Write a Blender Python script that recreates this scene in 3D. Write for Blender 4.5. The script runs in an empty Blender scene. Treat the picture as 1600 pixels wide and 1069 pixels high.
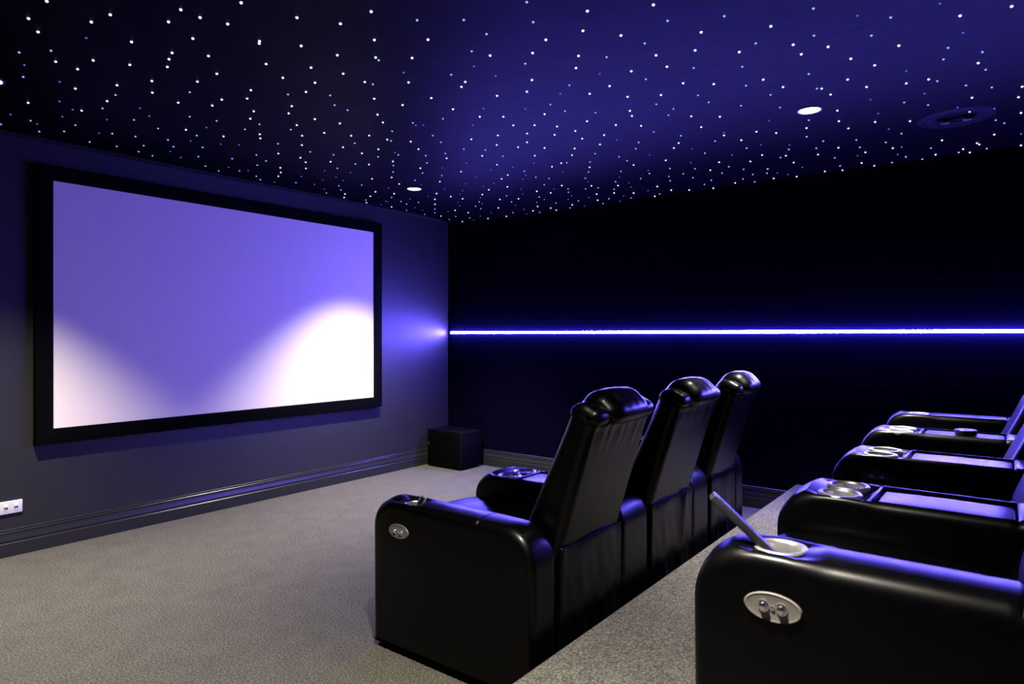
import bpy, bmesh, math, random
from mathutils import Vector, Matrix
random.seed(7)
S = bpy.context.scene
COL = S.collection
PI = math.pi

# ------------------------------------------------------------------ room sizes (metres)
RX = 5.275      # right wall
LX = -0.45      # left wall
FY = 4.92       # screen wall
BY = -1.55      # back wall
PZ = 0.23       # platform height
PY = 1.30       # platform edge
CAMZ = 1.37

def sm(t):
    t = max(0.0, min(1.0, t)); return t*t*(3-2*t)
def cz(x, y):   # ceiling lining height: pulled up at the screen wall, sagging a little at the right wall
    a = sm((y-4.25)/.67)*sm((5.35-x)/.5+.1)
    b = sm((x-4.75)/.5)*(1-.9*sm((y-4.4)/.5))
    return 2.605+.022*a-.024*b

# ------------------------------------------------------------------ materials
def new_mat(name):
    m = bpy.data.materials.new(name); m.use_nodes = True
    nt = m.node_tree; b = nt.nodes['Principled BSDF']
    return m, nt, b
def coords(nt, scale=(1,1,1), kind='Object'):
    tc = nt.nodes.new('ShaderNodeTexCoord'); mp = nt.nodes.new('ShaderNodeMapping')
    mp.inputs['Scale'].default_value = scale
    nt.links.new(tc.outputs[kind], mp.inputs['Vector']); return mp.outputs['Vector']
def noise(nt, vec, scale, detail=2, rough=.5):
    n = nt.nodes.new('ShaderNodeTexNoise'); n.inputs['Scale'].default_value = scale
    n.inputs['Detail'].default_value = detail; n.inputs['Roughness'].default_value = rough
    nt.links.new(vec, n.inputs['Vector']); return n.outputs['Fac']
def ramp(nt, fac, stops):
    r = nt.nodes.new('ShaderNodeValToRGB'); e = r.color_ramp.elements
    e[0].position, e[0].color = stops[0][0], stops[0][1]+(1,)
    e[1].position, e[1].color = stops[-1][0], stops[-1][1]+(1,)
    for p, c in stops[1:-1]:
        k = e.new(p); k.color = c+(1,)
    nt.links.new(fac, r.inputs['Fac']); return r.outputs['Color']
def bump(nt, b, h, strength, dist, prev=None):
    n = nt.nodes.new('ShaderNodeBump'); n.inputs['Strength'].default_value = strength
    n.inputs['Distance'].default_value = dist
    nt.links.new(h, n.inputs['Height'])
    if prev: nt.links.new(prev, n.inputs['Normal'])
    nt.links.new(n.outputs['Normal'], b.inputs['Normal']); return n.outputs['Normal']
def plain(name, col, rough=.5, metal=0, spec=.5, var=.12, nscale=30):
    m, nt, b = new_mat(name)
    v = coords(nt)
    f = noise(nt, v, nscale, 3)
    lo = tuple(c*(1-var) for c in col); hi = tuple(c*(1+var) for c in col)
    nt.links.new(ramp(nt, f, [(.3, lo), (.7, hi)]), b.inputs['Base Color'])
    b.inputs['Roughness'].default_value = rough; b.inputs['Metallic'].default_value = metal
    b.inputs['Specular IOR Level'].default_value = spec
    return m, nt, b
def emit(name, col, strength, sample=True):
    m, nt, b = new_mat(name)
    b.inputs['Base Color'].default_value = (.5,.5,.5,1)
    b.inputs['Emission Color'].default_value = col+(1,)
    b.inputs['Emission Strength'].default_value = strength
    if not sample: m.cycles.emission_sampling = 'NONE'
    return m

def make_leather():
    m, nt, b = new_mat('black_leather')
    v = coords(nt)
    f = noise(nt, v, 18, 3)
    nt.links.new(ramp(nt, f, [(.3,(.0003,.0003,.0004)),(.7,(.0006,.0006,.0007))]), b.inputs['Base Color'])
    b.inputs['Specular IOR Level'].default_value = .14
    g = noise(nt, v, 9, 2)
    mr = nt.nodes.new('ShaderNodeMapRange'); mr.inputs['To Min'].default_value = .31; mr.inputs['To Max'].default_value = .35
    nt.links.new(g, mr.inputs['Value']); nt.links.new(mr.outputs['Result'], b.inputs['Roughness'])
    vo = nt.nodes.new('ShaderNodeTexVoronoi'); vo.inputs['Scale'].default_value = 420
    nt.links.new(v, vo.inputs['Vector'])
    n1 = bump(nt, b, vo.outputs['Distance'], .12, .0006)
    bump(nt, b, noise(nt, v, 14, 1), .08, .004, n1)
    b.inputs['Coat Weight'].default_value = .07; b.inputs['Coat Roughness'].default_value = .17
    return m
def make_carpet():
    m, nt, b = new_mat('loop_pile_carpet')
    v = coords(nt)
    vo = nt.nodes.new('ShaderNodeTexVoronoi'); vo.inputs['Scale'].default_value = 130
    nt.links.new(v, vo.inputs['Vector'])
    f = noise(nt, v, 120, 3, .75); f2 = noise(nt, v, 7, 3)
    mx = nt.nodes.new('ShaderNodeMath'); mx.operation = 'MULTIPLY_ADD'
    nt.links.new(f, mx.inputs[0]); mx.inputs[1].default_value = .92
    m2 = nt.nodes.new('ShaderNodeMath'); m2.operation='MULTIPLY'; nt.links.new(f2, m2.inputs[0]); m2.inputs[1].default_value=.08
    nt.links.new(m2.outputs[0], mx.inputs[2])
    nt.links.new(ramp(nt, mx.outputs[0], [(.36,(.029,.027,.0215)),(.5,(.079,.075,.061)),(.64,(.156,.149,.125))]), b.inputs['Base Color'])
    b.inputs['Roughness'].default_value = .95; b.inputs['Specular IOR Level'].default_value = .15
    n1 = bump(nt, b, vo.outputs['Distance'], .8, .005)
    bump(nt, b, f, .8, .006, n1)
    return m
def make_ceiling():
    m, nt, b = plain('dark_ceiling_fabric', (.0012,.0008,.0017), 0.52, 0, .025, .18, 3)
    b.inputs['Specular Tint'].default_value = (.62,.50,1.0,1)
    tc = nt.nodes.new('ShaderNodeTexCoord'); sx = nt.nodes.new('ShaderNodeSeparateXYZ')
    nt.links.new(tc.outputs['Object'], sx.inputs[0])
    wob = noise(nt, tc.outputs['Object'], 2.2, 2)
    def seam(axis, pos):
        a = nt.nodes.new('ShaderNodeMath'); a.operation = 'SUBTRACT'; nt.links.new(sx.outputs[axis], a.inputs[0]); a.inputs[1].default_value = pos
        w = nt.nodes.new('ShaderNodeMath'); w.operation = 'MULTIPLY_ADD'; nt.links.new(wob, w.inputs[0]); w.inputs[1].default_value = .05; nt.links.new(a.outputs[0], w.inputs[2])
        c = nt.nodes.new('ShaderNodeMath'); c.operation = 'ABSOLUTE'; nt.links.new(w.outputs[0], c.inputs[0])
        d = nt.nodes.new('ShaderNodeMapRange'); d.inputs['From Min'].default_value = 0; d.inputs['From Max'].default_value = .012
        nt.links.new(c.outputs[0], d.inputs['Value']); return d.outputs['Result']
    h = None
    for ax, p in (('X',2.955),('X',3.595),('Y',2.05),('Y',.70)):
        s = seam(ax, p)
        if h is None: h = s
        else:
            q = nt.nodes.new('ShaderNodeMath'); q.operation = 'MINIMUM'; nt.links.new(h, q.inputs[0]); nt.links.new(s, q.inputs[1]); h = q.outputs[0]
    n1 = bump(nt, b, h, .3, .004)
    bump(nt, b, noise(nt, tc.outputs['Object'], 1.6, 3), .3, .05, n1)
    return m

LEATHER = make_leather()
CARPET = make_carpet()
CEIL = make_ceiling()
WALL, nt, b = plain('charcoal_wall_paint', (.0155,.0150,.0155), .47, 0, .5, .06, 6)
bump(nt, b, noise(nt, coords(nt), 350, 2), .05, .001)
DARKWALL, nt, b = plain('black_wall_velvet', (.0011,.0010,.012), .9, 0, .03, .1, 6)
SKIRT, nt, b = plain('charcoal_gloss_paint', (.019,.019,.0205), .3, 0, .4, .05, 10)
TRIM, nt, b = plain('charcoal_matt_trim', (.016,.015,.016), .8, 0, .1, .05, 10)
SCREEN, nt, b = plain('white_projection_fabric', (.80,.71,.58), .8, 0, .1, .01, 60)
VELVET, nt, b = plain('black_frame_velvet', (.0010,.0010,.0010), .8, 0, .04, .2, 25)
BLACKBOX, nt, b = plain('black_cabinet_vinyl', (.0010,.0010,.0013), .5, 0, .06, .1, 40)
GRILLE, nt, b = plain('black_grille_cloth', (.0022,.0022,.0035), .8, 0, .06, .15, 300)
STEEL, nt, b = plain('brushed_steel', (.60,.59,.57), .38, .92, .5, .05, 60)
STEEL2, nt, b = plain('satin_steel_plate', (.17,.155,.145), .5, .3, .5, .05, 60)
CHROME, nt, b = plain('chrome', (.8,.8,.8), .08, 1, .5, .02, 60)
WHITEPL, nt, b = plain('white_plastic', (.62,.595,.58), .35, 0, .5, .02, 40)
DARKHOLE, nt, b = plain('dark_slot', (.02,.02,.02), .6, 0, .3, .1, 40)
BLACKPL, nt, b = plain('black_plastic', (.006,.006,.007), .4, 0, .25, .1, 40)
SILVERPL, nt, b = plain('silver_plastic', (.30,.30,.31), .35, .3, .5, .05, 40)
GREYPL, nt, b = plain('grey_plastic', (.018,.018,.020), .35, 0, .4, .1, 40)
SPKFAB, nt, b = plain('dark_speaker_plastic', (.0036,.003,.0055), .6, 0, .05, .1, 40)
DARKMETAL, nt, b = plain('dark_trim_metal', (.04,.04,.04), .4, .3, .5, .1, 40)
STRIP = emit('violet_led_diffuser', (.125,.095,1.0), 920.0)
LAMP = emit('warm_downlight_lens', (1.0,.93,.84), 9.0, False)
STAR_W = emit('white_star_tip', (.62,.66,1.0), 2.2, False)
STAR_B = emit('pale_blue_star_tip', (.30,.38,1.0), 1.25, False)
STAR_D = emit('blue_star_tip', (.10,.20,1.0), .62, False)

# ------------------------------------------------------------------ object helpers
def link_mesh(name, verts, faces, mat, parent=None, smooth=False, origin=None):
    me = bpy.data.meshes.new(name)
    if origin:
        verts = [(v[0]-origin[0], v[1]-origin[1], v[2]-origin[2]) for v in verts]
    me.from_pydata(verts, [], faces)
    bm = bmesh.new(); bm.from_mesh(me)
    bmesh.ops.recalc_face_normals(bm, faces=bm.faces); bm.to_mesh(me); bm.free()
    me.materials.append(mat)
    if smooth:
        for p in me.polygons: p.use_smooth = True
        try: me.set_sharp_from_angle(angle=math.radians(smooth if smooth is not True else 50))
        except Exception: pass
    me.update()
    o = bpy.data.objects.new(name, me); COL.objects.link(o)
    if origin: o.location = origin
    if parent:
        o.parent = parent
        if not origin: pass
    return o
class MB:
    def __init__(s): s.v = []; s.f = []
    def add(s, v, f):
        n = len(s.v); s.v += list(v); s.f += [tuple(i+n for i in q) for q in f]
    def box(s, x0, x1, y0, y1, z0, z1):
        s.add([(x0,y0,z0),(x1,y0,z0),(x1,y1,z0),(x0,y1,z0),(x0,y0,z1),(x1,y0,z1),(x1,y1,z1),(x0,y1,z1)],
              [(0,3,2,1),(4,5,6,7),(0,1,5,4),(1,2,6,5),(2,3,7,6),(3,0,4,7)])
    def lathe(s, prof, seg=40, M=None, cap0=True, cap1=True):
        v = []; f = []
        for r, z in prof:
            for k in range(seg):
                a = 2*PI*k/seg; p = Vector((r*math.cos(a), r*math.sin(a), z))
                v.append(tuple(M @ p) if M else tuple(p))
        n = len(prof)
        for i in range(n-1):
            for k in range(seg):
                k2 = (k+1) % seg
                f.append((i*seg+k, i*seg+k2, (i+1)*seg+k2, (i+1)*seg+k))
        if cap0: f.append(tuple(range(seg))[::-1])
        if cap1: f.append(tuple((n-1)*seg+k for k in range(seg)))
        s.add(v, f)
    def prism_x(s, prof, x0, x1):   # prof of (y, z)
        n = len(prof); v = [(x0,)+p for p in prof]+[(x1,)+p for p in prof]
        f = [tuple(range(n)), tuple(range(2*n-1, n-1, -1))]+[(i, (i+1)%n, n+(i+1)%n, n+i) for i in range(n)]
        s.add(v, f)
    def prism_y(s, prof, y0, y1):   # prof of (x, z)
        n = len(prof); v = [(p[0], y0, p[1]) for p in prof]+[(p[0], y1, p[1]) for p in prof]
        f = [tuple(range(n)), tuple(range(2*n-1, n-1, -1))]+[(i, (i+1)%n, n+(i+1)%n, n+i) for i in range(n)]
        s.add(v, f)
    def out(s, name, mat, parent=None, smooth=False, origin=None): return link_mesh(name, s.v, s.f, mat, parent, smooth, origin)
def bevel(o, w, seg=3, angle=35):
    m = o.modifiers.new('bevel', 'BEVEL'); m.width = w; m.segments = seg; m.limit_method = 'ANGLE'; m.angle_limit = math.radians(angle)
    for p in o.data.polygons: p.use_smooth = True
    m.harden_normals = False
    return o
def structure(o): o['kind'] = 'structure'; return o
def tag(o, label, cat, group=None):
    o['label'] = label; o['category'] = cat
    if group: o['group'] = group
    return o
def thing(name, loc, label, cat, group=None):
    o = bpy.data.objects.new(name, None); o.empty_display_size = .1; COL.objects.link(o); o.location = loc
    return tag(o, label, cat, group)

# ------------------------------------------------------------------ the room
def box_obj(name, a, mat, parent=None):
    m = MB(); m.box(*a); return m.out(name, mat, parent)
structure(box_obj('floor', (LX-.1, RX+.1, BY-.1, FY+.1, -.12, 0), CARPET))
pl = structure(box_obj('platform', (LX, RX, BY, PY, 0, PZ), CARPET)); bevel(pl, .018, 4)
WT = 2.72
structure(box_obj('wall_front', (LX-.1, RX+.1, FY, FY+.12, 0, WT), WALL))
structure(box_obj('wall_right', (RX, RX+.12, BY-.1, FY, 0, WT), DARKWALL))
structure(box_obj('wall_left', (LX-.12, LX, BY-.1, FY, 0, WT), WALL))
structure(box_obj('wall_back', (LX, RX, BY-.12, BY, 0, WT), WALL))
# ceiling lining
m = MB(); nx, ny = 58, 66; vs = []
for j in range(ny+1):
    for i in range(nx+1):
        x = LX+(RX-LX)*i/nx; y = BY+(FY-BY)*j/ny
        vs.append((x, y, cz(x, y)))
top = len(vs); vs += [(LX,BY,2.74),(RX,BY,2.74),(RX,FY,2.74),(LX,FY,2.74)]
fs = [(j*(nx+1)+i, j*(nx+1)+i+1, (j+1)*(nx+1)+i+1, (j+1)*(nx+1)+i) for j in range(ny) for i in range(nx)]
fs.append((top, top+1, top+2, top+3))
fs.append(tuple([i for i in range(nx+1)]+[top+1, top])); fs.append(tuple([ny*(nx+1)+i for i in range(nx+1)]+[top+2, top+3]))
fs.append(tuple([j*(nx+1) for j in range(ny+1)]+[top+3, top])); fs.append(tuple([j*(nx+1)+nx for j in range(ny+1)]+[top+2, top+1]))
structure(link_mesh('ceiling', vs, fs, CEIL, None, 30))
# bead where the lining meets the screen wall
prof = [(FY-.0, 2.603),(FY-.006,2.604),(FY-.014,2.609),(FY-.019,2.616),(FY-.020,2.66),(FY,2.66)]
m = MB(); m.prism_x(prof, LX, RX); structure(m.out('trim_1', TRIM, None, 40))
# skirting boards
SK = [(0,0),(.020,0),(.020,.080),(.016,.085),(.016,.092),(.0185,.096),(.0185,.100),(.014,.112),(.010,.128),(.0085,.140),(.0105,.143),(.0105,.149),(.008,.152),(.008,.156),(.0095,.158),(.0095,.164),(.006,.167),(0,.167)]
m = MB(); m.prism_x([(FY-a, z) for a, z in SK], LX, RX); structure(m.out('baseboard_front', SKIRT, None, 25))
m = MB(); m.prism_y([(RX-a, z) for a, z in SK], PY, FY); structure(m.out('baseboard_right', SKIRT, None, 25))
m = MB(); m.prism_y([(LX+a, z) for a, z in SK], PY, FY); m.prism_y([(LX+a, z+PZ) for a, z in SK], BY, PY-.0005); structure(m.out('baseboard_left', SKIRT, None, 25))
m = MB(); m.prism_x([(BY+a, z+PZ) for a, z in SK], LX, RX); structure(m.out('baseboard_back', SKIRT, None, 25))

# ------------------------------------------------------------------ projection screen
SX0, SX1, SZ0, SZ1 = 1.530, 4.180, .768, 2.360
FX0, FX1, FZ0, FZ1 = 1.432, 4.277, .672, 2.456
ps = thing('projection_screen', ((FX0+FX1)/2, FY, FZ0), 'wide white projection screen with flat black frame on the charcoal wall', 'screen')
def part(mb, name, mat, parent, smooth=False):
    """children get their geometry relative to the parent's world location"""
    p = parent; off = Vector((0,0,0))
    while p is not None: off += Vector(p.location); p = p.parent
    return link_mesh(name, [(v[0]-off.x, v[1]-off.y, v[2]-off.z) for v in mb.v], mb.f, mat, parent, smooth)
m = MB(); m.box(SX0-.01, SX1+.01, FY-.042, FY-.030, SZ0-.01, SZ1+.01); part(m, 'screen_surface', SCREEN, ps)
m = MB()
def frame_ring(y0, y1):
    a = [(FX0,FZ0),(FX1,FZ0),(FX1,FZ1),(FX0,FZ1)]; bq = [(SX0,SZ0),(SX1,SZ0),(SX1,SZ1),(SX0,SZ1)]
    v = [(x,y0,z) for x,z in a]+[(x,y0+.006,z) for x,z in bq]+[(x,y1,z) for x,z in a]+[(x,y1,z) for x,z in bq]
    f = []
    for i in range(4):
        j = (i+1) % 4
        f += [(i,j,4+j,4+i),(i,j,8+j,8+i),(4+i,4+j,12+j,12+i),(8+i,8+j,12+j,12+i)]
    return v, f
m.add(*frame_ring(FY-.055, FY-.004)); fr = part(m, 'frame', VELVET, ps); bevel(fr, .003, 2, 40)

# ------------------------------------------------------------------ led strip on the right wall
LZ = CAMZ+.024
ls = thing('led_light_strip', (RX, 1.7, LZ), 'glowing violet-white light strip running along the black right wall', 'light strip')
m = MB(); m.prism_y([(RX+.001, LZ-.0115),(RX-.003, LZ-.0115),(RX-.003,LZ+.0115),(RX+.001,LZ+.0115)], BY+.02, FY-.045)
part(m, 'channel', DARKMETAL, ls)
m = MB(); m.prism_y([(RX-.0028-.0095*math.sin(PI*k/14), LZ+.0103*math.cos(PI*k/14)) for k in range(15)], BY+.022, FY-.047)
part(m, 'diffuser', STRIP, ls, 40)

# ------------------------------------------------------------------ downlights
def downlight(x, y, label, watts, size=98, blend=1.0, visible=True):
    z = cz(x, y)
    if visible:
        t = thing('downlight', (x, y, z), label, 'ceiling light', 'round recessed downlights in the ceiling')
        m = MB(); m.lathe([(.055,.004),(.056,-.004),(.060,-.006),(.066,-.004),(.068,.004)], 40, Matrix.Translation((x,y,z)), False, False); part(m, 'trim_ring', DARKMETAL, t, True)
        m = MB(); m.lathe([(.0556,.003),(.0556,-.001),(.052,-.0035),(.03,-.0045),(.001,-.005)], 40, Matrix.Translation((x,y,z))); part(m, 'lens', LAMP, t, True)
    L = bpy.data.lights.new('downlight_lamp', 'SPOT'); L.energy = watts; L.color = (1.0,.92,.78)
    L.spot_size = math.radians(size); L.spot_blend = blend; L.shadow_soft_size = .035
    o = bpy.data.objects.new('downlight_lamp', L); COL.objects.link(o); o.location = (x, y, z-.03)
WW = 950
downlight(3.867, 3.995, 'small round downlight nearest the room corner, above the screen right end', WW, 94)
downlight(3.832, .872, 'large bright round downlight overhead, between the two seat rows', WW*1.05, 74)
downlight(0.962, 3.925, 'downlight cut off by the left edge of the picture', WW*.90, 94)
downlight(1.000, .872, 'round downlight above the near end of the seat rows', WW*.98, 94)

# ------------------------------------------------------------------ ceiling speaker
x, y = 4.475, .24; z = cz(x, y)
t = thing('ceiling_speaker', (x, y, z), 'dark round in-ceiling speaker near the right wall', 'speaker')
T = Matrix.Translation((x, y, z))
m = MB(); m.lathe([(.150,.004),(.152,-.005),(.160,-.008),(.176,-.006),(.186,-.001),(.187,.004)], 56, T, False, False); part(m, 'rim', SPKFAB, t, True)
m = MB(); m.lathe([(.151,.003),(.150,-.003),(.135,-.007),(.10,.0),(.045,.003),(.001,.003)], 56, T); part(m, 'cone', SPKFAB, t, True)
m = MB(); m.box(x-.010, x+.010, y-.085, y+.085, z-.010, z-.005); bevel(part(m, 'bridge', SPKFAB, t), .003, 2)
for dy in (.052, -.052):
    m = MB(); m.lathe([(.026,-.004),(.026,-.020),(.020,-.026),(.001,-.028)], 28, Matrix.Translation((x, y+dy, z))); part(m, 'tweeter', BLACKPL, t, True)

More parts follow.
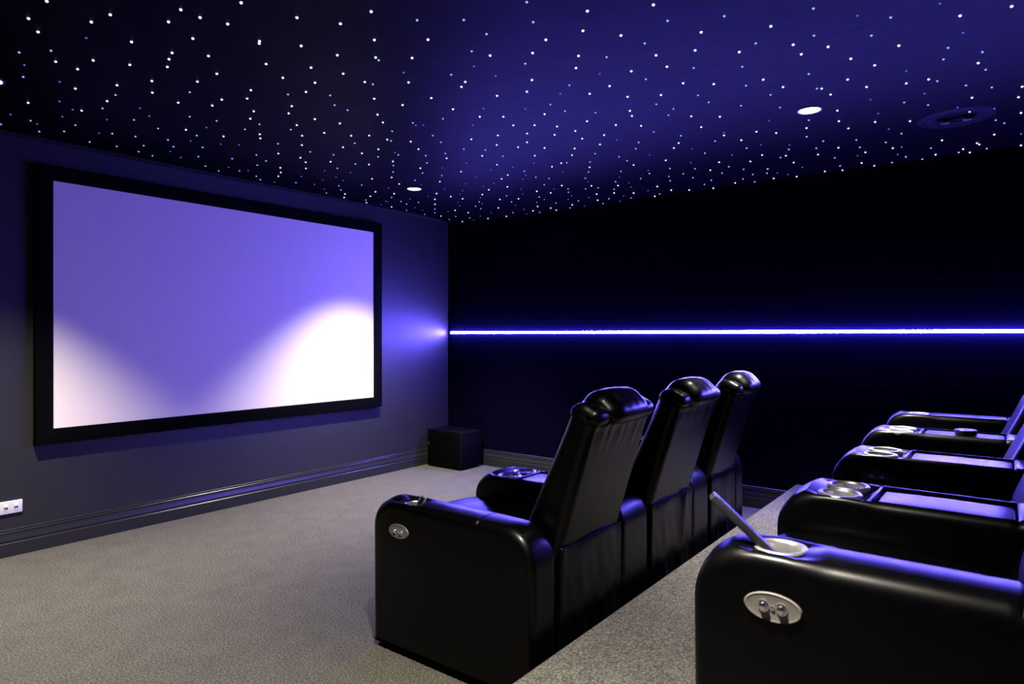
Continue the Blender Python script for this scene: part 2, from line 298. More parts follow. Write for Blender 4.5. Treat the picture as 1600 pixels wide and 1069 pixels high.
# ------------------------------------------------------------------ fibre-optic stars
STARS = """0.866,2.825,w;1.308,2.265,w;2.251,1.056,w;3.078,-0.007,w;1.197,2.495,w;2.142,1.276,w;1.645,1.933,w;1.051,2.75,w;3.048,0.151,w;1.272,2.497,w;1.501,2.199,w;0.87,3.036,w;1.214,2.63,w;1.03,2.873,w;1.635,2.105,w;1.365,2.462,w;2.693,0.757,w;2.27,1.373,w;0.932,3.139,w;2.573,0.997,w;2.4,1.27,w;1.344,2.698,w;1.945,1.928,w;2.245,1.538,w;1.811,2.108,w;1.526,2.5,w;1.203,2.934,w;1.537,2.52,w;2.921,0.729,w;3.204,0.374,w;1.659,2.4,w;3.033,0.616,w;2.721,1.081,w;2.854,0.935,w;1.357,2.907,w;2.315,1.656,w;3.042,0.726,w;1.811,2.353,w;2.664,1.237,w;2.222,1.82,w;2.462,1.512,w;1.47,2.812,w;1.929,2.237,w;2.031,2.112,w;3.226,0.562,w;1.38,2.985,w;1.179,3.268,w;1.082,3.418,w;3.628,0.112,w;1.673,2.687,w;1.3,3.189,w;3.37,0.489,w;2.808,1.25,w;1.415,3.077,w;1.821,2.558,w;2.567,1.59,w;1.174,3.433,w;2.755,1.404,w;1.956,2.498,w;1.594,2.972,w;1.811,2.767,w;3.714,0.309,w;3.479,0.62,w;3.233,0.944,w;2.558,1.834,w;1.448,3.307,w;1.586,3.139,w;2.38,2.106,w;2.084,2.496,w;2.217,2.33,w;1.942,2.696,w;3.04,1.269,w;3.707,0.401,w;3.143,1.154,w;1.368,3.5,w;2.854,1.573,w;4.106,-0.051,w;2.416,2.163,w;3.641,0.564,w;3.389,0.894,w;1.948,1.42,b;3.528,0.746,w;1.26,3.714,w;1.805,3.035,w;2.665,1.942,w;1.988,2.835,w;1.519,3.464,w;2.644,0.588,b;2.883,1.704,w;3.643,0.728,w;3.121,1.422,w;2.618,2.098,w;3.039,1.57,w;4.276,-0.038,w;4.138,0.154,w;2.435,2.39,w;1.857,3.158,w;2.261,2.633,w;2.498,0.876,b;1.785,3.278,w;2.901,0.366,b;1.429,3.779,w;1.909,1.697,b;1.799,1.843,b;2.4,1.066,b;1.668,3.505,w;1.185,4.14,w;2.088,1.491,b;2.416,2.585,w;1.8,3.403,w;2.065,3.072,w;2.628,2.414,w;3.927,0.751,w;1.405,4.051,w;3.237,1.658,w;1.985,3.309,w;4.388,0.174,w;2.055,1.702,b;4.587,-0.052,w;2.884,0.639,b;3.028,0.451,b;2.122,3.186,w;2.997,2.062,w;2.436,2.809,w;3.32,1.688,w;3.528,1.425,w;2.891,2.271,w;2.81,2.377,w;3.634,1.299,w;2.041,3.437,w;2.812,0.852,b;2.527,1.225,b;2.269,3.152,w;4.375,0.455,w;3.244,1.935,w;4.127,0.781,w;4.269,0.617,w;3.357,0.209,b;2.545,2.888,w;2.404,3.1,w;1.028,3.303,b;2.141,1.857,b;3.406,1.836,w;2.27,3.327,w;3.119,2.217,w;3.045,2.318,w;3.498,0.093,b;0.95,3.434,b;3.51,1.725,w;3.219,2.125,w;3.748,1.452,w;4.147,0.96,w;4.305,0.763,w;2.549,1.42,b;1.917,3.932,w;3.485,0.234,b;3.357,2.084,w;1.957,2.249,b;4.037,1.219,w;2.458,3.321,w;4.136,1.131,w;4.949,0.073,w;3.22,2.345,w;2.386,1.748,b;2.235,3.659,w;3.343,2.225,w;3.534,1.986,w;3.141,2.511,w;3.99,1.401,w;2.66,3.145,w;2.41,3.477,w;2.595,3.236,w;3.019,0.975,b;2.122,3.876,w;2.897,1.158,b;2.283,3.731,w;3.74,0.087,b;3.514,2.131,w;3.101,2.693,w;4.907,0.337,w;2.784,3.119,w;4.154,1.348,w;5.07,0.163,w;5.104,0.152,w;5.268,-0.059,w;2.905,3.033,w;3.294,0.753,b;2.274,2.101,b;3.366,2.452,w;3.972,1.688,w;1.052,3.744,b;3.69,2.104,w;3.295,2.643,w;2.529,3.651,w;2.884,1.392,b;5.156,0.239,w;3.765,0.278,b;3.419,2.563,w;2.721,3.477,w;4.915,0.608,w;4.709,0.894,w;3.537,2.434,w;4.058,1.758,w;3.67,2.284,w;5.268,0.208,w;3.053,3.115,w;2.127,2.487,b;2.894,3.329,w;2.725,1.726,b;3.917,0.17,b;3.26,1.035,b;2.891,0.205,d;5.196,0.393,w;4.915,0.768,w;4.027,0.069,b;3.514,0.765,b;2.89,3.491,w;2.55,3.949,w;4.801,1.038,w;4.584,1.346,w;3.793,2.381,w;1.632,3.308,b;3.651,2.593,w;4.7,1.221,w;3.434,2.883,w;1.953,2.939,b;3.461,0.974,b;1.419,3.649,b;3.241,1.273,b;2.093,2.778,b;2.807,0.466,d;2.703,3.919,w;3.33,3.12,w;5.141,0.827,w;4.309,1.927,w;4.702,1.462,w;3.16,3.48,w;2.896,3.839,w;4.9,1.22,w;4.588,1.646,w;2.796,3.991,w;5.268,0.767,w;3.373,1.266,b;4.005,0.443,b;3.925,2.556,w;3.231,1.499,b;2.891,1.951,b;3.111,3.68,w;3.676,2.947,w;4.128,0.346,b;2.196,2.877,b;4.285,2.165,w;3.528,1.146,b;3.686,0.988,b;3.966,2.663,w;5.268,0.973,w;3.227,0.15,d;1.46,3.922,b;4.146,2.451,w;3.354,1.455,b;2.776,4.273,w;3.41,3.459,w;5.229,1.084,w;2.288,2.884,b;2.902,4.139,w;3.025,1.945,b;1.073,3.046,d;4.77,1.778,w;3.149,1.824,b;3.67,3.289,w;3.434,1.52,b;2.864,4.402,w;1.815,3.679,b;5.268,1.29,w;2.709,2.567,b;3.965,3.072,w;5.225,1.447,w;1.648,3.988,b;4.003,0.915,b;4.655,0.062,b;1.944,3.627,b;1.3,4.499,b;3.474,3.841,w;2.936,4.546,w;2.656,2.756,b;4.752,0.023,b;4.033,3.186,w;3.412,3.999,w;2.129,3.488,b;1.482,4.368,b;5.195,1.734,w;1.228,4.763,b;3.807,3.641,w;1.804,4.04,b;2.127,3.642,b;2.298,3.429,b;3.662,3.958,w;2.688,2.968,b;3.664,1.716,b;1.009,3.576,d;4.983,2.303,w;5.268,1.938,w;4.795,2.565,w;1.497,4.59,b;4.516,2.935,w;2.266,1.952,d;4.615,0.525,b;4.674,2.746,w;1.682,4.373,b;1.414,4.741,b;4.28,3.32,w;5.212,2.122,w;2.013,3.992,b;2.899,2.833,b;3.834,1.615,b;5.138,2.249,w;1.792,4.316,b;4.328,1.001,b;3.532,0.382,d;2.121,2.262,d;4.269,3.511,w;2.69,1.535,d;1.947,4.225,b;4.593,0.769,b;5.065,2.559,w;2.415,1.944,d;2.817,3.12,b;4.567,3.222,w;4.073,1.487,b;4.492,0.94,b;4.982,2.702,w;3.742,4.341,w;3.032,2.889,b;4.764,0.628,b;3.803,1.886,b;4.691,3.163,w;2.71,3.345,b;4.945,2.853,w;2.417,3.746,b;4.108,3.968,w;5.268,2.458,w;3.888,4.267,w;1.688,4.736,b;5.226,0.116,b;1.18,3.676,d;4.38,3.676,w;5.033,0.406,b;1.921,4.505,b;2.042,4.356,b;3.68,4.675,w;4.785,0.78,b;2.163,4.213,b;4.275,3.955,w;4.353,1.378,b;4.633,1.012,b;3.919,1.964,b;1.835,4.7,b;5.224,0.266,b;3.859,4.546,w;3.236,2.876,b;4.553,1.164,b;5.123,2.945,w;3.34,2.777,b;4.712,3.528,w;4.41,3.934,w;4.273,4.148,w;2.656,3.74,b;4.637,3.683,w;3.786,4.821,w;4.3,1.64,b;3.236,3.044,b;3.858,2.237,b;5.144,0.559,b;3.922,0.344,d;2.792,1.823,d;1.98,4.719,b;2.797,3.677,b;3.067,3.324,b;2.477,4.097,b;5.268,0.475,b;3.195,3.189,b;3.527,2.775,b;5.155,3.234,w;3.015,3.471,b;4.028,2.146,b;4.935,0.96,b;2.268,4.476,b;4.727,1.264,b;2.087,4.757,b;4.437,4.306,w;3.852,0.578,d;2.429,4.323,b;5.243,0.654,b;5.047,3.552,w;4.063,4.841,w;1.278,3.984,d;5.159,3.478,w;4.155,2.15,b;2.605,4.185,b;4.021,2.374,b;4.913,3.922,w;3.939,2.516,b;3.334,3.316,b;5.135,0.964,b;5.268,3.486,w;3.042,3.747,b;5.166,3.69,w;4.268,0.223,d;1.582,3.757,d;4.346,4.806,w;4.411,0.064,d;2.721,2.276,d;2.632,4.341,b;2.864,2.097,d;3.239,3.563,b;1.369,4.074,d;4.753,1.633,b;4.777,4.361,w;4.955,1.417,b;3.04,3.95,b;2.45,4.73,b;4.539,1.997,b;4.878,1.566,b;4.661,1.852,b;4.116,0.58,d;4.922,4.316,w;1.193,4.455,d;1.672,3.852,d;5.056,1.449,b;3.948,2.901,b;1.377,4.251,d;4.394,2.326,b;5.237,4.075,w;4.262,2.53,b;3.365,3.704,b;4.891,1.732,b;5.037,1.547,b;2.671,4.648,b;3.524,3.551,b;1.551,4.105,d;2.587,4.796,b;4.587,2.185,b;4.749,1.981,b;3.874,1.098,d;5.223,4.306,w;3.671,3.49,b;4.969,4.735,w;4.762,2.104,b;5.114,1.646,b;4.896,1.963,b;4.155,2.941,b;2.722,2.736,d;2.899,2.505,d;1.345,4.546,d;2.699,2.776,d;4.417,2.65,b;2.849,4.713,b;5.028,1.866,b;4.252,2.882,b;4.691,2.309,b;5.247,1.598,b;1.97,3.793,d;4.885,2.147,b;3.651,3.765,b;4.468,0.574,d;5.268,4.702,w;4.666,2.517,b;5.11,1.953,b;2.938,4.802,b;5.011,-0.057,d;3.936,1.382,d;1.631,4.435,d;3.158,4.641,b;4.404,3.034,b;3.502,4.233,b;3.415,4.419,b;4.769,2.737,b;3.67,1.971,d;4.882,2.648,b;4.652,2.959,b;4.742,2.842,b;2.045,4.135,d;3.541,4.552,b;5.206,2.384,b;2.198,4.05,d;4.329,1.279,d;4.763,3.026,b;2.279,3.972,d;4.449,1.133,d;4.92,0.558,d;3.569,4.791,b;4.148,1.671,d;5.205,2.655,b;4.551,3.539,b;5.129,2.833,b;4.77,3.339,b;5.066,0.597,d;3.993,4.416,b;3.013,3.298,d;2.092,4.508,d;5.063,3.11,b;4.964,0.824,d;4.459,1.51,d;4.119,1.96,d;5.268,2.972,b;5.027,3.332,b;4.785,3.663,b;4.604,3.902,b;3.972,4.744,b;4.177,4.489,b;4.291,4.376,b;2.216,4.62,d;4.299,4.545,b;5.256,3.321,b;4.478,1.811,d;3.512,3.096,d;3.806,2.712,d;4.744,4.064,b;5.039,1.195,d;4.854,4.093,b;3.806,2.902,d;4.963,1.413,d;4.628,4.493,b;3.504,3.328,d;5.268,3.683,b;2.562,4.608,d;5.133,3.911,b;3.765,3.079,d;4.497,2.152,d;5.086,1.382,d;3.029,4.088,d;4.555,4.816,b;5.166,1.328,d;2.698,4.572,d;4.145,2.683,d;3.184,3.98,d;4.796,4.656,b;4.054,2.965,d;5.016,4.57,b;3.032,4.384,d;4.827,4.834,b;5.113,4.463,b;3.869,3.306,d;3.202,4.179,d;4.547,2.42,d;4.148,3.062,d;3.205,4.349,d;3.31,4.229,d;4.525,2.693,d;5.133,4.769,b;4.765,2.45,d;4.118,3.334,d;3.987,3.524,d;3.057,4.787,d;3.788,3.831,d;3.277,4.558,d;4.155,3.474,d;4.9,2.5,d;3.707,4.137,d;5.057,2.421,d;4.584,3.059,d;4.023,3.793,d;4.421,3.282,d;4.16,3.713,d;3.445,4.653,d;5.101,2.673,d;4.58,3.382,d;4.256,3.827,d;4.889,3.073,d;5.011,2.969,d;4.148,4.11,d;4.471,3.775,d;4.973,3.163,d;5.268,2.798,d;4.869,3.352,d;4.132,4.327,d;4.921,3.471,d;4.099,4.615,d;4.51,4.085,d;4.132,4.623,d;5.268,3.17,d;4.688,3.937,d;4.91,3.711,d;4.633,4.17,d;4.215,4.811,d;5.075,3.733,d;4.487,4.625,d;5.034,4.109,d;4.625,4.66,d;5.268,3.841,d;4.799,4.476,d;5.093,4.301,d;5.222,4.502,d"""
def star_geo(r, h, seg=10):
    m = MB(); prof = [(r*.8, .002), (r, -h*.35), (r*.92, -h*.62), (r*.62, -h*.88), (r*.18, -h)]
    m.lathe(prof, seg); return m
smesh = {}
for c, r, mt in (('w', .0056, STAR_W), ('b', .0049, STAR_B), ('d', .0042, STAR_D)):
    g = star_geo(r, r*1.25); smesh[c] = (g, mt, r)
first = {}
rest = {'w': MB(), 'b': MB(), 'd': MB()}
LAB = {'w': 'bright white fibre-optic star point in the dark ceiling', 'b': 'pale blue fibre-optic star point in the dark ceiling', 'd': 'dim deep blue fibre-optic star point in the dark ceiling'}
GRP = {'w': 'bright white ceiling stars', 'b': 'pale blue ceiling stars', 'd': 'dim blue ceiling stars'}
for i, it in enumerate(STARS.split(';')):
    a = it.split(','); x, y, c = float(a[0]), float(a[1]), a[2]
    z = cz(x, y)
    if i < 300:
        if c not in first:
            g, mt, r = smesh[c]; o = g.out('star_light', mt, None, True); first[c] = o
        else:
            o = first[c].copy(); COL.objects.link(o)
        o.location = (x, y, z)
        tag(o, LAB[c], 'star light', GRP[c])
    else:
        g, mt, r = smesh[c]
        rest[c].add([(v[0]*1.1+x, v[1]*1.1+y, v[2]*1.1+z) for v in g.v], g.f)
allv = []; allf = []; mi = []
for k, c in enumerate('wbd'):
    n = len(allv); allv += rest[c].v; allf += [tuple(i+n for i in f) for f in rest[c].f]; mi += [k]*len(rest[c].f)
sf = link_mesh('star_field', allv, allf, STAR_W)
sf.data.materials.append(STAR_B); sf.data.materials.append(STAR_D)
for p, k in zip(sf.data.polygons, mi): p.material_index = k; p.use_smooth = True
sf['kind'] = 'stuff'; tag(sf, 'scatter of the smallest far-off star points in the ceiling above screen and corner', 'star lights')

# ------------------------------------------------------------------ subwoofer in the corner
x0, x1, y0, y1, h = 4.877, 5.200, 4.375, 4.842, .385
t = thing('subwoofer', ((x0+x1)/2, (y0+y1)/2, 0), 'black box subwoofer on the carpet in the far corner', 'speaker')
m = MB(); m.box(x0, x1, y0+.028, y1, .014, h); bevel(part(m, 'cabinet', BLACKBOX, t), .005, 3)
m = MB(); m.box(x0+.004, x1-.004, y0, y0+.026, .018, h-.004); bevel(part(m, 'grille', GRILLE, t), .007, 3)
for a in (x0+.04, x1-.04):
    for c in (y0+.06, y1-.04):
        m = MB(); m.lathe([(.018,0),(.020,.004),(.020,.0145)], 20, Matrix.Translation((a,c,0))); part(m, 'foot', BLACKPL, t, True)
m = MB(); m.lathe([(.016,0),(.016,.012),(.012,.016),(.001,.016)], 20, Matrix.Translation((x0, y1-.022, .235)) @ Matrix.Rotation(-PI/2, 4, 'Y')); part(m, 'knob', BLACKPL, t, True)

# ------------------------------------------------------------------ power outlet
ox1, oz0, oz1 = 1.377, .262, .342; ox0 = ox1-.128
t = thing('power_outlet', ((ox0+ox1)/2, FY, (oz0+oz1)/2), 'white double power outlet with two switches, low on the charcoal wall', 'outlet')
m = MB(); m.box(ox0, ox1, FY-.012, FY-.0005, oz0, oz1); bevel(part(m, 'face_plate', WHITEPL, t), .005, 3)
for cx in (ox1-.035, ox1-.087):
    m = MB(); m.prism_x([(FY-.0115, oz1-.036),(FY-.0185, oz1-.034),(FY-.0135, oz1-.016),(FY-.0115,oz1-.015)], cx-.009, cx+.009); part(m, 'switch', WHITEPL, t)
    m = MB(); m.box(cx-.009, cx+.009, FY-.0125, FY-.0118, oz1-.0395, oz1-.0365)
    def slot(sx, sz, rot):
        M = Matrix.Translation((sx, 0, sz)) @ Matrix.Rotation(rot, 4, 'Y')
        q = MB(); q.box(-.0012,.0012,FY-.0126,FY-.0118,-.0042,.0042)
        m.add([tuple(M @ Vector(v)) for v in q.v], q.f)
    slot(cx-.0075, oz1-.050, math.radians(30)); slot(cx+.0075, oz1-.050, math.radians(-30)); slot(cx, oz1-.062, 0)
    part(m, 'socket_slots', DARKHOLE, t)

# ------------------------------------------------------------------ recliners
def arc(cx, cz_, r, a0, a1, n, rz=None):
    rz = rz or r
    return [(cx+r*math.cos(a0+(a1-a0)*i/n), cz_+rz*math.sin(a0+(a1-a0)*i/n)) for i in range(n+1)]
def resample(P, step):
    out = []
    n = len(P)
    for i in range(n):
        a, b_ = P[i], P[(i+1) % n]; d = math.hypot(b_[0]-a[0], b_[1]-a[1]); k = max(1, int(d/step))
        for j in range(k): out.append((a[0]+(b_[0]-a[0])*j/k, a[1]+(b_[1]-a[1])*j/k))
    return out
def inset_normals(P):
    n = len(P); area = sum(P[i][0]*P[(i+1)%n][1]-P[(i+1)%n][0]*P[i][1] for i in range(n)); sgn = 1 if area > 0 else -1
    N = []
    for i in range(n):
        a, b_ = P[i-1], P[(i+1) % n]; tx, tz = b_[0]-a[0], b_[1]-a[1]; l = math.hypot(tx, tz) or 1
        N.append((-tz/l*sgn, tx/l*sgn))      # points inwards
    return N
def loft(P, xa, xb, r, nb=6, ni=1, disp=None, step=.03, resamp=True, rl=None):
    """soft upholstered body: outline P in (d, z) carried from xa to xb with rounded ends of radius r"""
    if resamp: P = resample(P, step)
    N = inset_normals(P); n = len(P); rings = []
    rl = rl or r
    for k in range(nb+1):
        a = PI/2*k/nb; rings.append((xa+rl*(1-math.sin(a)), r*(1-math.cos(a))*1.0))
    rings = [(xa+rl*(1-math.sin(PI/2*k/nb)), r*(1-math.cos(PI/2*(1-k/nb)))*0+r*(1-math.sin(PI/2*k/nb))*0+r*(1-math.sqrt(max(0, 1-(1-k/nb)**2))), ) for k in range(nb+1)]
    rings = [(xa+rl*(k/nb), r*(1-math.sqrt(max(0, 1-(1-k/nb)**2)))) for k in range(nb+1)]
    # denser near the very edge
    rings = []
    for k in range(nb+1):
        a = PI/2*k/nb
        rings.append((xa+rl*(1-math.cos(a)), r*(1-math.sin(a))))
    for k in range(1, ni): rings.append((xa+rl+(xb-xa-2*rl)*k/ni, 0))
    for k in range(nb+1):
        a = PI/2*(1-k/nb)
        rings.append((xb-rl*(1-math.cos(a)), r*(1-math.sin(a))))
    v = []; f = []
    for x, ins in rings:
        for i, (d, z) in enumerate(P):
            dd, zz = d+N[i][0]*ins, z+N[i][1]*ins
            if disp:
                h_ = disp((x-xa)/(xb-xa), d, z)*max(0, 1-ins/r)
                dd -= N[i][0]*h_; zz -= N[i][1]*h_
            v.append((x, dd, zz))
    R_ = len(rings)
    for j in range(R_-1):
        for i in range(n):
            i2 = (i+1) % n
            f.append((j*n+i, j*n+i2, (j+1)*n+i2, (j+1)*n+i))
    f.append(tuple(range(n))); f.append(tuple((R_-1)*n+i for i in range(n)))
    return v, f

def carve(o, cyls, boxes):
    """cut cup wells and the lid recess out of an armrest with boolean cutters, then bake the result"""
    cs = []
    for (cx, cy, z0, z1, r) in cyls:
        m = MB(); m.lathe([(r, z0), (r, z1)], 40, Matrix.Translation((cx, cy, 0))); cs.append(m.out('cutter', DARKHOLE))
    for bx in boxes:
        m = MB(); m.box(*bx); cs.append(m.out('cutter', LEATHER))
    for c in cs:
        md = o.modifiers.new('cut', 'BOOLEAN'); md.operation = 'DIFFERENCE'; md.object = c; md.solver = 'EXACT'
    bpy.context.view_layer.update()
    dg = bpy.context.evaluated_depsgraph_get()
    me = bpy.data.meshes.new_from_object(o.evaluated_get(dg))
    o.modifiers.clear(); o.data = me
    for c in cs: bpy.data.objects.remove(c, do_unlink=True)
    for p in me.polygons: p.use_smooth = True
    try: me.set_sharp_from_angle(angle=math.radians(40))
    except Exception: pass

def recliner(label, group, y0, base, hs, arm_l, seat, arm_r=None, cups_l=1, plate_l=False, seed=0, fwd=0.0):
    """X.. all x in room coordinates; d runs from the arm fronts (d=0) to the back; hs scales heights"""
    rnd = random.Random(seed)
    cx = (seat[0]+seat[1])/2
    root = thing('recliner_chair', (cx, y0-.44, base), label, 'recliner', group)
    def W(vf, name, mat=LEATHER, parent=root, smooth=45):
        mb = MB(); mb.add([(v[0], y0-v[1], base+v[2]*hs) for v in vf[0]], vf[1]); return part(mb, name, mat, parent, smooth)
    def arm(xa, xb, ncup):
        w = xb-xa
        P = [(.004,.012)]+arc(.112,.53,.112,PI,PI*.62,7,.112)
        # raised cup-holder nose, then the level arm, then the rounded rear corner
        P += [(.105,.648),(.145,.653),(.20,.654),(.245,.651),(.268,.647),(.285,.645),(.45,.645),(.596,.645),(.602,.640),(.608,.645),(.70,.644)]
        P += arc(.735,.506,.137,PI/2,0,9)
        P += [(.874,.30),(.872,.012)]
        def dp(u, d, z):
            top = sm((z-.56)/.06)
            if ncup == 2:
                ridge = .012*math.exp(-((d-.085)/.045)**2)*math.sin(PI*u)**.6
                dish = -.024*sm((d-.085)/.035)*sm((.275-d)/.03)*sm(u/.16)*sm((1-u)/.16)
                return (.003*math.sin(PI*u)+ridge+dish)*top
            dish = -(.016 if base > .1 else .024)*sm((d-.085)/.035)*sm((.275-d)/.05)*sm(u/.30)*sm((1-u)/.30)
            return (.012*math.sin(PI*u)+.006*math.exp(-((d-.09)/.06)**2)*math.sin(PI*u)+dish)*top
        a = W(loft(P, xa, xb, .030, 7, 16, dp, .016), 'armrest')
        cyc = y0-(.172 if base > .1 else .186); zt = base+(.6335 if ncup == 2 else .638 if base > .1 else .624)*hs
        if ncup == 2: cc = [xa+w/2-.066, xa+w/2+.066]; rc = .058
        else: cc = [xa+w/2+.004]; rc = .056
        cyl = [(c, cyc, zt-.055, zt+.06, rc-.008) for c in cc]
        boxes = [(xa+.022, xb-.034, y0-.600, y0-.262, base+.600*hs, base+.70*hs)] if ncup == 2 else []
        carve(a, cyl, boxes)
        for c in cc:
            m = MB(); z1 = zt+.008
            m.lathe([(rc-.0115, -.050),(rc-.0115,.002),(rc-.0095,.0085),(rc-.005,.0112),(rc+.001,.0100),(rc+.0042,.006),(rc+.005,-.004),(rc-.0065,-.006),(rc-.0085,-.052)], 44, Matrix.Translation((c,cyc,z1-.006)), False, False)
            m.lathe([(rc-.0086,-.0525),(rc-.0114,-.0490),(.001,-.0485)], 44, Matrix.Translation((c,cyc,z1-.006)), True, True)
            part(m, 'cup_holder', STEEL, a, 50)
        if ncup == 2:   # padded console lid
            L = [(.272,.603),(.274,.634),(.281,.639),(.43,.640),(.588,.639),(.595,.634),(.597,.603)]
            W(loft(L, xa+.025, xb-.038, .006, 4, 4, None, .06), 'console_lid', LEATHER, a)
            L = [(.2545,.615),(.2545,.638),(.259,.645),(.265,.645),(.2695,.638),(.2695,.615)]
            W(loft(L, xa+.025, xb-.036, .004, 3, 2, None, .06), 'lid_piping', LEATHER, a)
        return a
    al = arm(arm_l[0], arm_l[1], cups_l)
    if arm_r: arm(arm_r[0], arm_r[1], 1)
    s0, s1 = seat; g = .010; w = s1-s0
    # base box under the seat
    m = MB(); m.box(s0+.004, s1-.004, y0-.84, y0-.06, base+.0, base+.36*hs); bevel(part(m, 'base', BLACKPL, root), .01, 2)
    # footrest panel at the front
    P = [(.010,.05)]+arc(.035,.345,.030,PI,PI/2,5)+[(.058,.375),(.058,.05)]
    W(loft(P, s0+g, s1-g, .02, 4, 4, None, .05), 'footrest')
    # seat cushion
    P = arc(.055,.43,.055,PI,PI/2,6)[0:0]+[(.008,.385)]+arc(.075,.455,.068,PI,PI/2,7,.075)+[(.20,.541),(.35,.536),(.55,.515),(.66,.50),(.66,.38)]
    def sd(u, d, z): return (.022*math.sin(PI*u)**.7 if z > .45 else .004)*sm(d/.09+.4)
    W(loft(P, s0+g, s1-g, .045, 6, 10, sd, .03), 'seat_cushion')
    # backrest
    P = [(.70,.445),(.845,.470),(.868,.545),(.925,.735),(.985,.93),(1.014,1.015)]
    P += arc(.962,1.035,.060,-.2,PI*.80,9,.055)
    P += [(.885-fwd,1.00),(.80-fwd,.82),(.715-fwd,.64),(.668-fwd,.52),(.660-fwd,.47)]
    ph = [rnd.uniform(0, 6.28) for _ in range(6)]
    def bd(u, d, z):
        rear = d > .86+.30*(z-.545)*1.0-.02 if z > .5 else False
        k = 0
        line = .868+(z-.545)*.302
        if abs(d-line) < .02:      # rear skin: soft gathers hanging from the head roll
            fall = sm((z-.88)/.14)
            k = fall*(.0013*math.sin(u*46+ph[0])+.0009*math.sin(u*71+ph[1])+.0008*math.sin(u*23+ph[2]))-.004*math.sin(PI*u)*(1-fall)
            k += .006*math.sin(PI*u)
        else:                       # front pad is quilted
            k = .014*math.sin(PI*u)*(1-.35*abs(math.sin(z*16)))
        return k
    W(loft(P, s0+.004, s1-.004, .040, 7, 34, bd, .022), 'backrest')
    # head roll: tall middle pillow and two lower side wings
    c0, c1 = s0+w*.20, s0+w*.80
    P = [(1.024,1.034)]+arc(1.006,1.072,.056,-.72,.75,6,.046)+arc(.972,1.078,.075,PI*.30,PI*.80,8,.066)+[(.868,1.065),(.832,.985),(.815,.93),(.86,.92),(.93,.98),(1.0,1.02)]
    def hd(u, d, z): return .014*math.sin(PI*u)**.6+.0006*math.sin(u*31+ph[3])*(1 if z > 1.08 else 0)
    W(loft(P, c0, c1, .040, 9, 18, hd, .009, True, .060), 'headrest')
    for (q0, q1) in ((s0+.008, c0+.020), (c1-.020, s1-.008)):
        P = [(1.018,1.036)]+arc(1.002,1.060,.034,-.7,.7,5,.034)+arc(.962,1.056,.056,PI*.28,PI*.86,8,.052)+[(.915,1.03),(.96,1.00),(1.0,1.015)]
        def wd(u, d, z): return .007*math.sin(PI*u)
        W(loft(P, q0, q1, .036, 7, 8, wd, .010, True, .026), 'headrest_wing')
    # hanging leather skirt over the lower back
    P = [(.852,.028),(.873,.028),(.8775,.30),(.8785,.50),(.881,.538),(.878,.5475),(.868,.549),(.852,.543)]
    def kd(u, d, z):
        if d < .862: return 0
        hang = sm((.52-z)/.45)
        e = (.0030*math.sin(u*15+ph[4])+.0010*math.sin(u*37+ph[5])+.0016*math.sin((u*1.3+z*1.2)*25+ph[1]))*(.25+.75*hang)
        e += .010*math.exp(-((u-.72-.25*(z-.3))/.06)**2)*sm((z-.10)/.25) if seed % 3 == 1 else 0
        return e+.004*math.sin(u*9+ph[2])*sm((z-.5)/.04)
    W(loft(P, s0+.016, s1-.012, .008, 3, 48, kd, .022), 'back_skirt')
    # oval control plate with two buttons on the side of the left arm
    if plate_l:
        px_, py_, pz_ = arm_l[0], y0-(.182 if base > .1 else .174)+(.012 if arm_l[0] > 2.5 else 0), base+(.548*hs+(.012 if arm_l[0] > 2.5 else 0) if base > .1 else .532)
        M = Matrix.Translation((px_, py_, pz_)) @ Matrix.Rotation(-PI/2, 4, 'Y') @ Matrix.Rotation(0, 4, 'Z')
        m = MB(); seg = 48; v = []; prof = [(1.0,-.002),(1.0,.003),(.955,.0055),(.90,.0048),(.80,.0042),(.02,.0042)]
        for r_, z_ in prof:
            for k in range(seg):
                a = 2*PI*k/seg; v.append(tuple(M @ Vector((.0305*r_*math.sin(a), .060*r_*math.cos(a), z_))))
        f = [(i*seg+k, i*seg+(k+1)%seg, (i+1)*seg+(k+1)%seg, (i+1)*seg+k) for i in range(len(prof)-1) for k in range(seg)]
        f += [tuple(range(seg)), tuple((len(prof)-1)*seg+k for k in range(seg))]
        m.add(v, f); pt = part(m, 'control_plate', STEEL2, root, 50)
        for s in (-1, 1):
            m = MB(); m.lathe([(.0125,.003),(.0125,.006),(.0095,.0062),(.0095,.010),(.0075,.0125),(.001,.0135)], 28, M @ Matrix.Translation((0, s*.0185, 0))); part(m, 'button', CHROME, pt, 40)
        m = MB(); m.lathe([(.0045,.003),(.0045,.0062),(.001,.0066)], 18, M @ Matrix.Translation((-.001, 0, 0))); part(m, 'indicator', CHROME, pt, 40)
    return root

FRONT = [(1.912,.165),(2.600,.27),(3.410,.245),(4.100,.16)]
REAR = [(1.438,.180),(2.115,.27),(2.930,.265),(3.720,.26),(4.555,.18)]
FL = ['black leather recliner at the near end of the front row, oval control on its side',
      'black leather recliner in the middle of the three front-row seats',
      'black leather recliner at the far end of the front row, nearest the glowing wall']
RL = ['black leather recliner closest to the camera on the platform, remote in its cup holder',
      'black leather recliner on the platform, second from the camera, with two large steel cup rings',
      'black leather recliner on the platform, third from the camera, dark oval control on its arm',
      'black leather recliner on the platform, farthest from the camera beside the black wall']
for i in range(3):
    a, nxt = FRONT[i], FRONT[i+1]
    recliner(FL[i], 'front row recliners', 2.242, 0.0, 1.0, (a[0], a[0]+a[1]), (a[0]+a[1]+.006, nxt[0]-.006),
             (nxt[0], nxt[0]+nxt[1]) if i == 2 else None, 1 if i == 0 else 2, i in (0, 2), i)
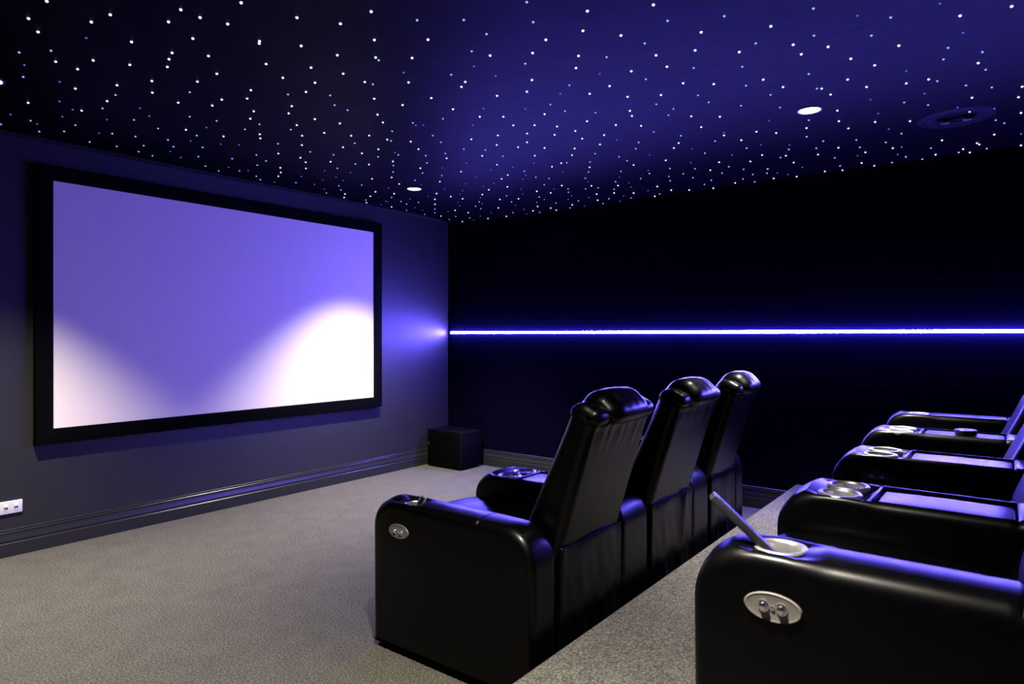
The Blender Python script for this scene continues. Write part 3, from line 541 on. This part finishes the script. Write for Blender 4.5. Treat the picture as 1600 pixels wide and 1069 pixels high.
for i in range(4):
    a, nxt = REAR[i], REAR[i+1]
    recliner(RL[i], 'platform row recliners', (.582, .582, .586, .612)[i], PZ, 1.022, (a[0], a[0]+a[1]), (a[0]+a[1]+.006, nxt[0]-.006),
             (nxt[0], nxt[0]+nxt[1]) if i == 3 else None, 1 if i == 0 else 2, i in (0, 2), 10+i, (.085, .092, .118, .110)[i])

# ------------------------------------------------------------------ small things on the arms
def slab(name, p0, p1, w, th, mat, up, label, cat):
    """a slim bar from p0 to p1"""
    p0, p1 = Vector(p0), Vector(p1); L = (p1-p0).length; zx = (p1-p0).normalized()
    yx = Vector(up); yx = (yx-zx*yx.dot(zx)).normalized(); xx = yx.cross(zx)
    R = Matrix((xx, yx, zx)).transposed().to_4x4(); R.translation = p0
    root = thing(name, p0, label, cat); root.matrix_world = R
    m = MB(); m.box(-w/2, w/2, -th/2, th/2, 0, L); b_ = link_mesh('body', m.v, m.f, mat, root); bevel(b_, min(w, th)*.18, 3)
    m = MB(); m.box(-w*.36, w*.36, th/2-.0005, th/2+.0008, L*.50, L*.94); k = link_mesh('button_panel', m.v, m.f, BLACKPL, root); bevel(k, .0006, 2)
    return root
slab('remote_control', (1.545, .392, .838), (1.480, .548, .998), .042, .018, GREYPL, (.25,-.5,1), 'slim grey remote control leaning out of the nearest steel cup holder', 'remote')
slab('remote_control', (1.972, 2.046, .592), (2.013, 2.016, .668), .030, .007, SILVERPL, (-1,-.3,.4), 'thin silver remote poking out of the front-row near arm cup holder', 'remote')
pk = thing('round_puck', (3.862, .168, PZ+.640*1.022+.0008), 'round black disc lying on the lid of a platform-row console', 'disc')
T = Matrix.Translation(pk.location)
m = MB(); m.lathe([(.043,0),(.0455,.002),(.0455,.021),(.043,.0235),(.020,.0235)], 44, T, True, False); m.lathe([(.020,.0235),(.018,.0225),(.001,.0225)], 44, T, False, True); part(m, 'casing', BLACKPL, pk, 40)
m = MB(); m.lathe([(.013,.0225),(.013,.0245),(.011,.0252),(.001,.0252)], 28, T); part(m, 'button', GREYPL, pk, 40)

# ------------------------------------------------------------------ world, camera, view
w = bpy.data.worlds.new('world'); S.world = w; w.use_nodes = True
w.node_tree.nodes['Background'].inputs[0].default_value = (0,0,0,1)
cam = bpy.data.cameras.new('camera'); co = bpy.data.objects.new('camera', cam); COL.objects.link(co)
yaw = math.atan2(777, 1016.6)
co.location = (0, 0, CAMZ)
co.rotation_euler = (PI/2, 0, yaw-PI/2)
cam.sensor_width = 36; cam.lens = 1016.6/1600*36; cam.shift_y = -11.2/1600; cam.clip_start = .02
cam.dof.use_dof = True; cam.dof.focus_distance = 4.2; cam.dof.aperture_fstop = 4.5
S.camera = co
S.view_settings.view_transform = 'Standard'; S.view_settings.look = 'None'; S.view_settings.gamma = 1
S.view_settings.use_curve_mapping = False
S.view_settings.exposure = 0.0
